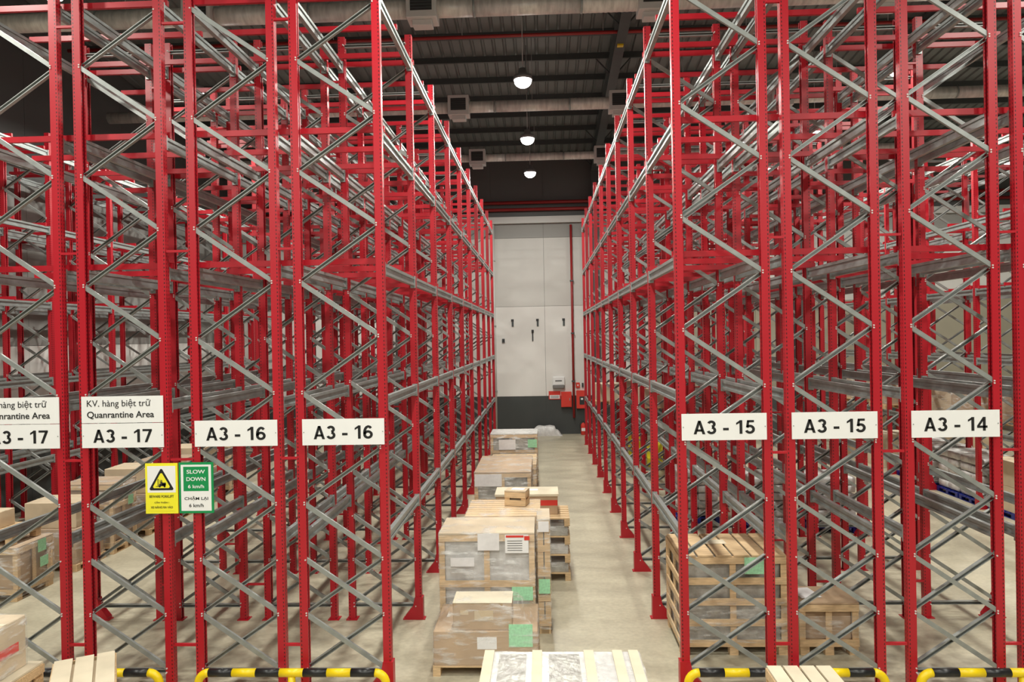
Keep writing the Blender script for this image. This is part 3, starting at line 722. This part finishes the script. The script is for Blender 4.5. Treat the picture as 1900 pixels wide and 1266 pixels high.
# --- white sacks on blue pallets, right side
def sack_load(x0,x1,y0,y1,z,h,label,group):
    t = thing('sack_load', label, 'sacks', ((x0+x1)/2,(y0+y1)/2,z), group=group)
    n = max(2,int(round(h/0.2))); w_,d_ = x1-x0,y1-y0
    for k in range(n):
        for i in range(2):
            for j in range(2):
                bm = bmesh.new(); hx,hy,hz = w_/4-0.006,d_/4-0.006,h/n/2
                bmesh.ops.create_cube(bm,size=2.0); bmesh.ops.subdivide_edges(bm,edges=bm.edges[:],cuts=2,use_grid_fill=True)
                for v in bm.verts:
                    c = v.co; e = max(abs(c.x),abs(c.y)); rr = 1-0.05*(abs(c.z)**2)*(e**2)
                    v.co = (c.x*hx*rr, c.y*hy*rr, c.z*hz*(1-0.18*e*e)+random.uniform(-0.006,0.006))
                for f in bm.faces: f.smooth = True
                obj('sack', mesh_from(bm,'whitewrap'), t, ((-1 if i==0 else 1)*w_/4,(-1 if j==0 else 1)*d_/4,hz+k*h/n))
    return t
NTH = ['nearest','second','third','fourth','farthest']
for i in range(5):
    y0 = (18.06,19.36,20.48,21.76,22.88)[i]
    pallet(10.92,12.1,y0,y0+1.05,0,NTH[i]+' blue pallet in the row across the right aisle',m='blue',group='blue pallets across the right aisle')
    if i == 0:
        for k in range(2):
            for j in range(2): carton(10.95,12.05,y0+0.03+j*0.5,y0+0.52+j*0.5,0.141+k*0.6,0.738+k*0.6,['lower','upper'][k]+' brown carton, '+['near','far'][j]+' side, on the nearest blue pallet',m='cardp')
    else: sack_load(10.95,12.07,y0+0.02,y0+1.03,0.155,1.05,'white wrapped sacks on the '+NTH[i]+' blue pallet across the right aisle','white sack loads')
for (x0,x1,y0,n_) in ((5.93,6.90,17.0,'near'),(4.58,5.55,17.1,'middle'),(3.12,4.10,18.0,'far')):
    pallet(x0,x1,y0,y0+1.1,0,n_+' blue pallet standing inside the racks right of the aisle',m='blue',group='blue pallets inside the racks')
    sack_load(x0+0.02,x1-0.02,y0+0.03,y0+1.07,0.155,1.1,'white wrapped sacks on the '+n_+' blue pallet inside the racks','white sack loads')
# farther cartons of the right side
k = 0
for (x0,x1,y0,y1,z0,z1,m,lab) in [(10.95,12.0,25.1,26.2,0,1.1,'cream','cream carton on the floor beyond the blue pallets'),
    (10.95,12.0,27.0,28.2,0,1.5,'card','tall brown carton on the floor beyond the cream carton'),
    (14.6,15.9,21.0,22.3,0,1.6,'card','brown carton stack far to the right on the floor'),
    (16.6,18.0,24.0,25.4,0,2.2,'cardp','pale tall carton pile at the far right'),
    (14.4,15.8,27.0,28.4,0,2.5,'cardp','pale carton pile by the far wall on the right')]:
    carton(x0,x1,y0,y1,z0,z1,lab,m=m)
for i,(y0,h,m) in enumerate(((19.4,0.7,'card'),(21.9,0.85,'cardp'),(24.3,0.75,'card'),(26.8,0.9,'cardp'))):
    pallet(10.73,11.91,y0,y0+1.1,2.001,NTH[i]+' pallet on the first beam level across the right aisle',group='pallets on the right beams')
    t = carton(10.78,11.86,y0+0.04,y0+1.06,2.142,2.142+h,'carton on the '+NTH[i]+' pallet of the first beam level across the right aisle',m=m)
    film_shell(t,0.545,0.515,0,h+0.002)
# yellow drums and goods at the far end of rack A3 - 15
me_drum = lathe([(0.26,0),(0.27,0.02),(0.27,0.27),(0.28,0.28),(0.27,0.29),(0.27,0.56),(0.28,0.57),(0.27,0.58),(0.27,0.82),(0.25,0.84)],'signyellow',28)
me_lid = lathe([(0.235,0.835),(0.235,0.855)],'yellow',28)
for x_,y_,lab in ((3.35,28.0,'yellow drum inside the racks, farther from the A3 - 15 sign'),(3.75,26.0,'yellow drum inside the racks, closer to the A3 - 15 sign')):
    t = thing('drum',lab,'drum',(x_,y_,0)); obj('body',me_drum,t); obj('lid',me_lid,t)
for i,(x0,y0) in enumerate(((3.05,29.0),(3.1,24.4),(1.85,27.2))):
    pallet(x0,x0+1.05,y0,y0+1.1,2.001,['third','first','second'][i]+' pallet on the beams at the far end of the A3 - 15 rack',group='pallets far in the A3 - 15 rack')
    carton(x0+0.05,x0+1.0,y0+0.05,y0+1.05,2.142,2.75,['third','first','second'][i]+' pale carton on the beams at the far end of the A3 - 15 rack',m='cream')

# ------------------------------------------------------------------ things on the far wall
WY = WALL_Y-0.055
t = thing('fire_notice','red and white fire notice board on the far wall','sign',(0.49,WY,1.6))
bx('board','redprint',t,-0.27,0.27,-0.02,0,0,0.38); bx('white_panel','paper',t,-0.23,0.23,-0.024,-0.02,0.03,0.2)
for k in range(3): bx('print_line','black',t,-0.18,0.18,-0.027,-0.024,0.06+k*0.045,0.075+k*0.045)
t = thing('fire_box','plain red fire box beside the notice on the far wall','cabinet',(1.02,WY,1.25))
bx('body','redprint',t,-0.24,0.24,-0.18,0,0,0.70,0.01); bx('door','redprint',t,-0.21,0.21,-0.195,-0.18,0.03,0.67); bx('handle','galv',t,0.14,0.17,-0.22,-0.195,0.3,0.42)
t = thing('hose_cabinet','red hose cabinet with dark window near the right racks','cabinet',(1.72,WY,1.18))
bx('body','redprint',t,-0.24,0.24,-0.20,0,0,0.82,0.01); bx('window','grille',t,-0.10,0.12,-0.21,-0.20,0.18,0.55); bx('emblem','white',t,-0.04,0.06,-0.216,-0.21,0.40,0.48)
t = thing('alarm_button','small red call point above the hose cabinet','alarm',(1.56,WY,2.12)); bx('body','redprint',t,-0.09,0.09,-0.08,0,0,0.24,0.01); bx('button','white',t,-0.03,0.03,-0.09,-0.08,0.09,0.15)
t = thing('small_switch','little grey switch beside the red call point','switch',(1.78,WY,2.14)); bx('body','steel',t,-0.04,0.04,-0.05,0,0,0.2); bx('rocker','grille',t,-0.02,0.02,-0.06,-0.05,0.06,0.14)
t = thing('emergency_light','white emergency light with grey lamp band on the far wall','lamp',(0.68,WY,2.10))
bx('body','white',t,-0.28,0.28,-0.16,0,0.12,0.55,0.03); bx('lamp_band','housing',t,-0.27,0.27,-0.19,-0.01,0,0.18,0.03); bx('lamp_slot','grille',t,-0.15,0.15,-0.17,-0.16,0.34,0.38)
t = thing('fire_extinguisher','red fire extinguisher standing by the far wall','fire extinguisher',(1.76,WALL_Y-0.4,0))
obj('cylinder', lathe([(0.10,0),(0.115,0.02),(0.115,0.42),(0.09,0.50),(0.03,0.54),(0.03,0.58)],'redprint'), t)
bx('valve','grille',t,-0.04,0.10,-0.03,0.03,0.56,0.64); obj('hose', tubemesh([(0.03,0,0.6),(-0.08,0,0.62),(-0.15,0,0.5),(-0.15,0,0.3)],0.014,'grille',8), t); bx('band','white',t,-0.09,0.09,-0.118,-0.10,0.18,0.32)
for x_,lab in ((-1.38,'left dark mark plate high on the white far wall'),(-0.23,'middle dark mark plate high on the white far wall'),(0.97,'right dark mark plate high on the white far wall')):
    t = thing('mark_plate',lab,'plate',(x_,WY,4.98),group='dark mark plates'); bx('plate','steel',t,-0.045,0.045,-0.03,0,0,0.34); bx('cap','grille',t,-0.07,0.05,-0.04,0,0.24,0.34)
t = thing('cable_drop','short black cable hanging on the white far wall','cable',(-0.47,WY,4.3)); bx('cord','grille',t,-0.03,0.03,-0.03,0,0,0.44); bx('plug','blackp',t,-0.055,0.055,-0.07,0,0.40,0.52,0.01)
t = thing('wall_socket','tiny grey socket on the far wall by the left racks','socket',(-1.82,WY,4.25)); bx('box','steel',t,-0.06,0.06,-0.05,0,0,0.18); bx('cover','grille',t,-0.04,0.04,-0.06,-0.05,0.04,0.14)
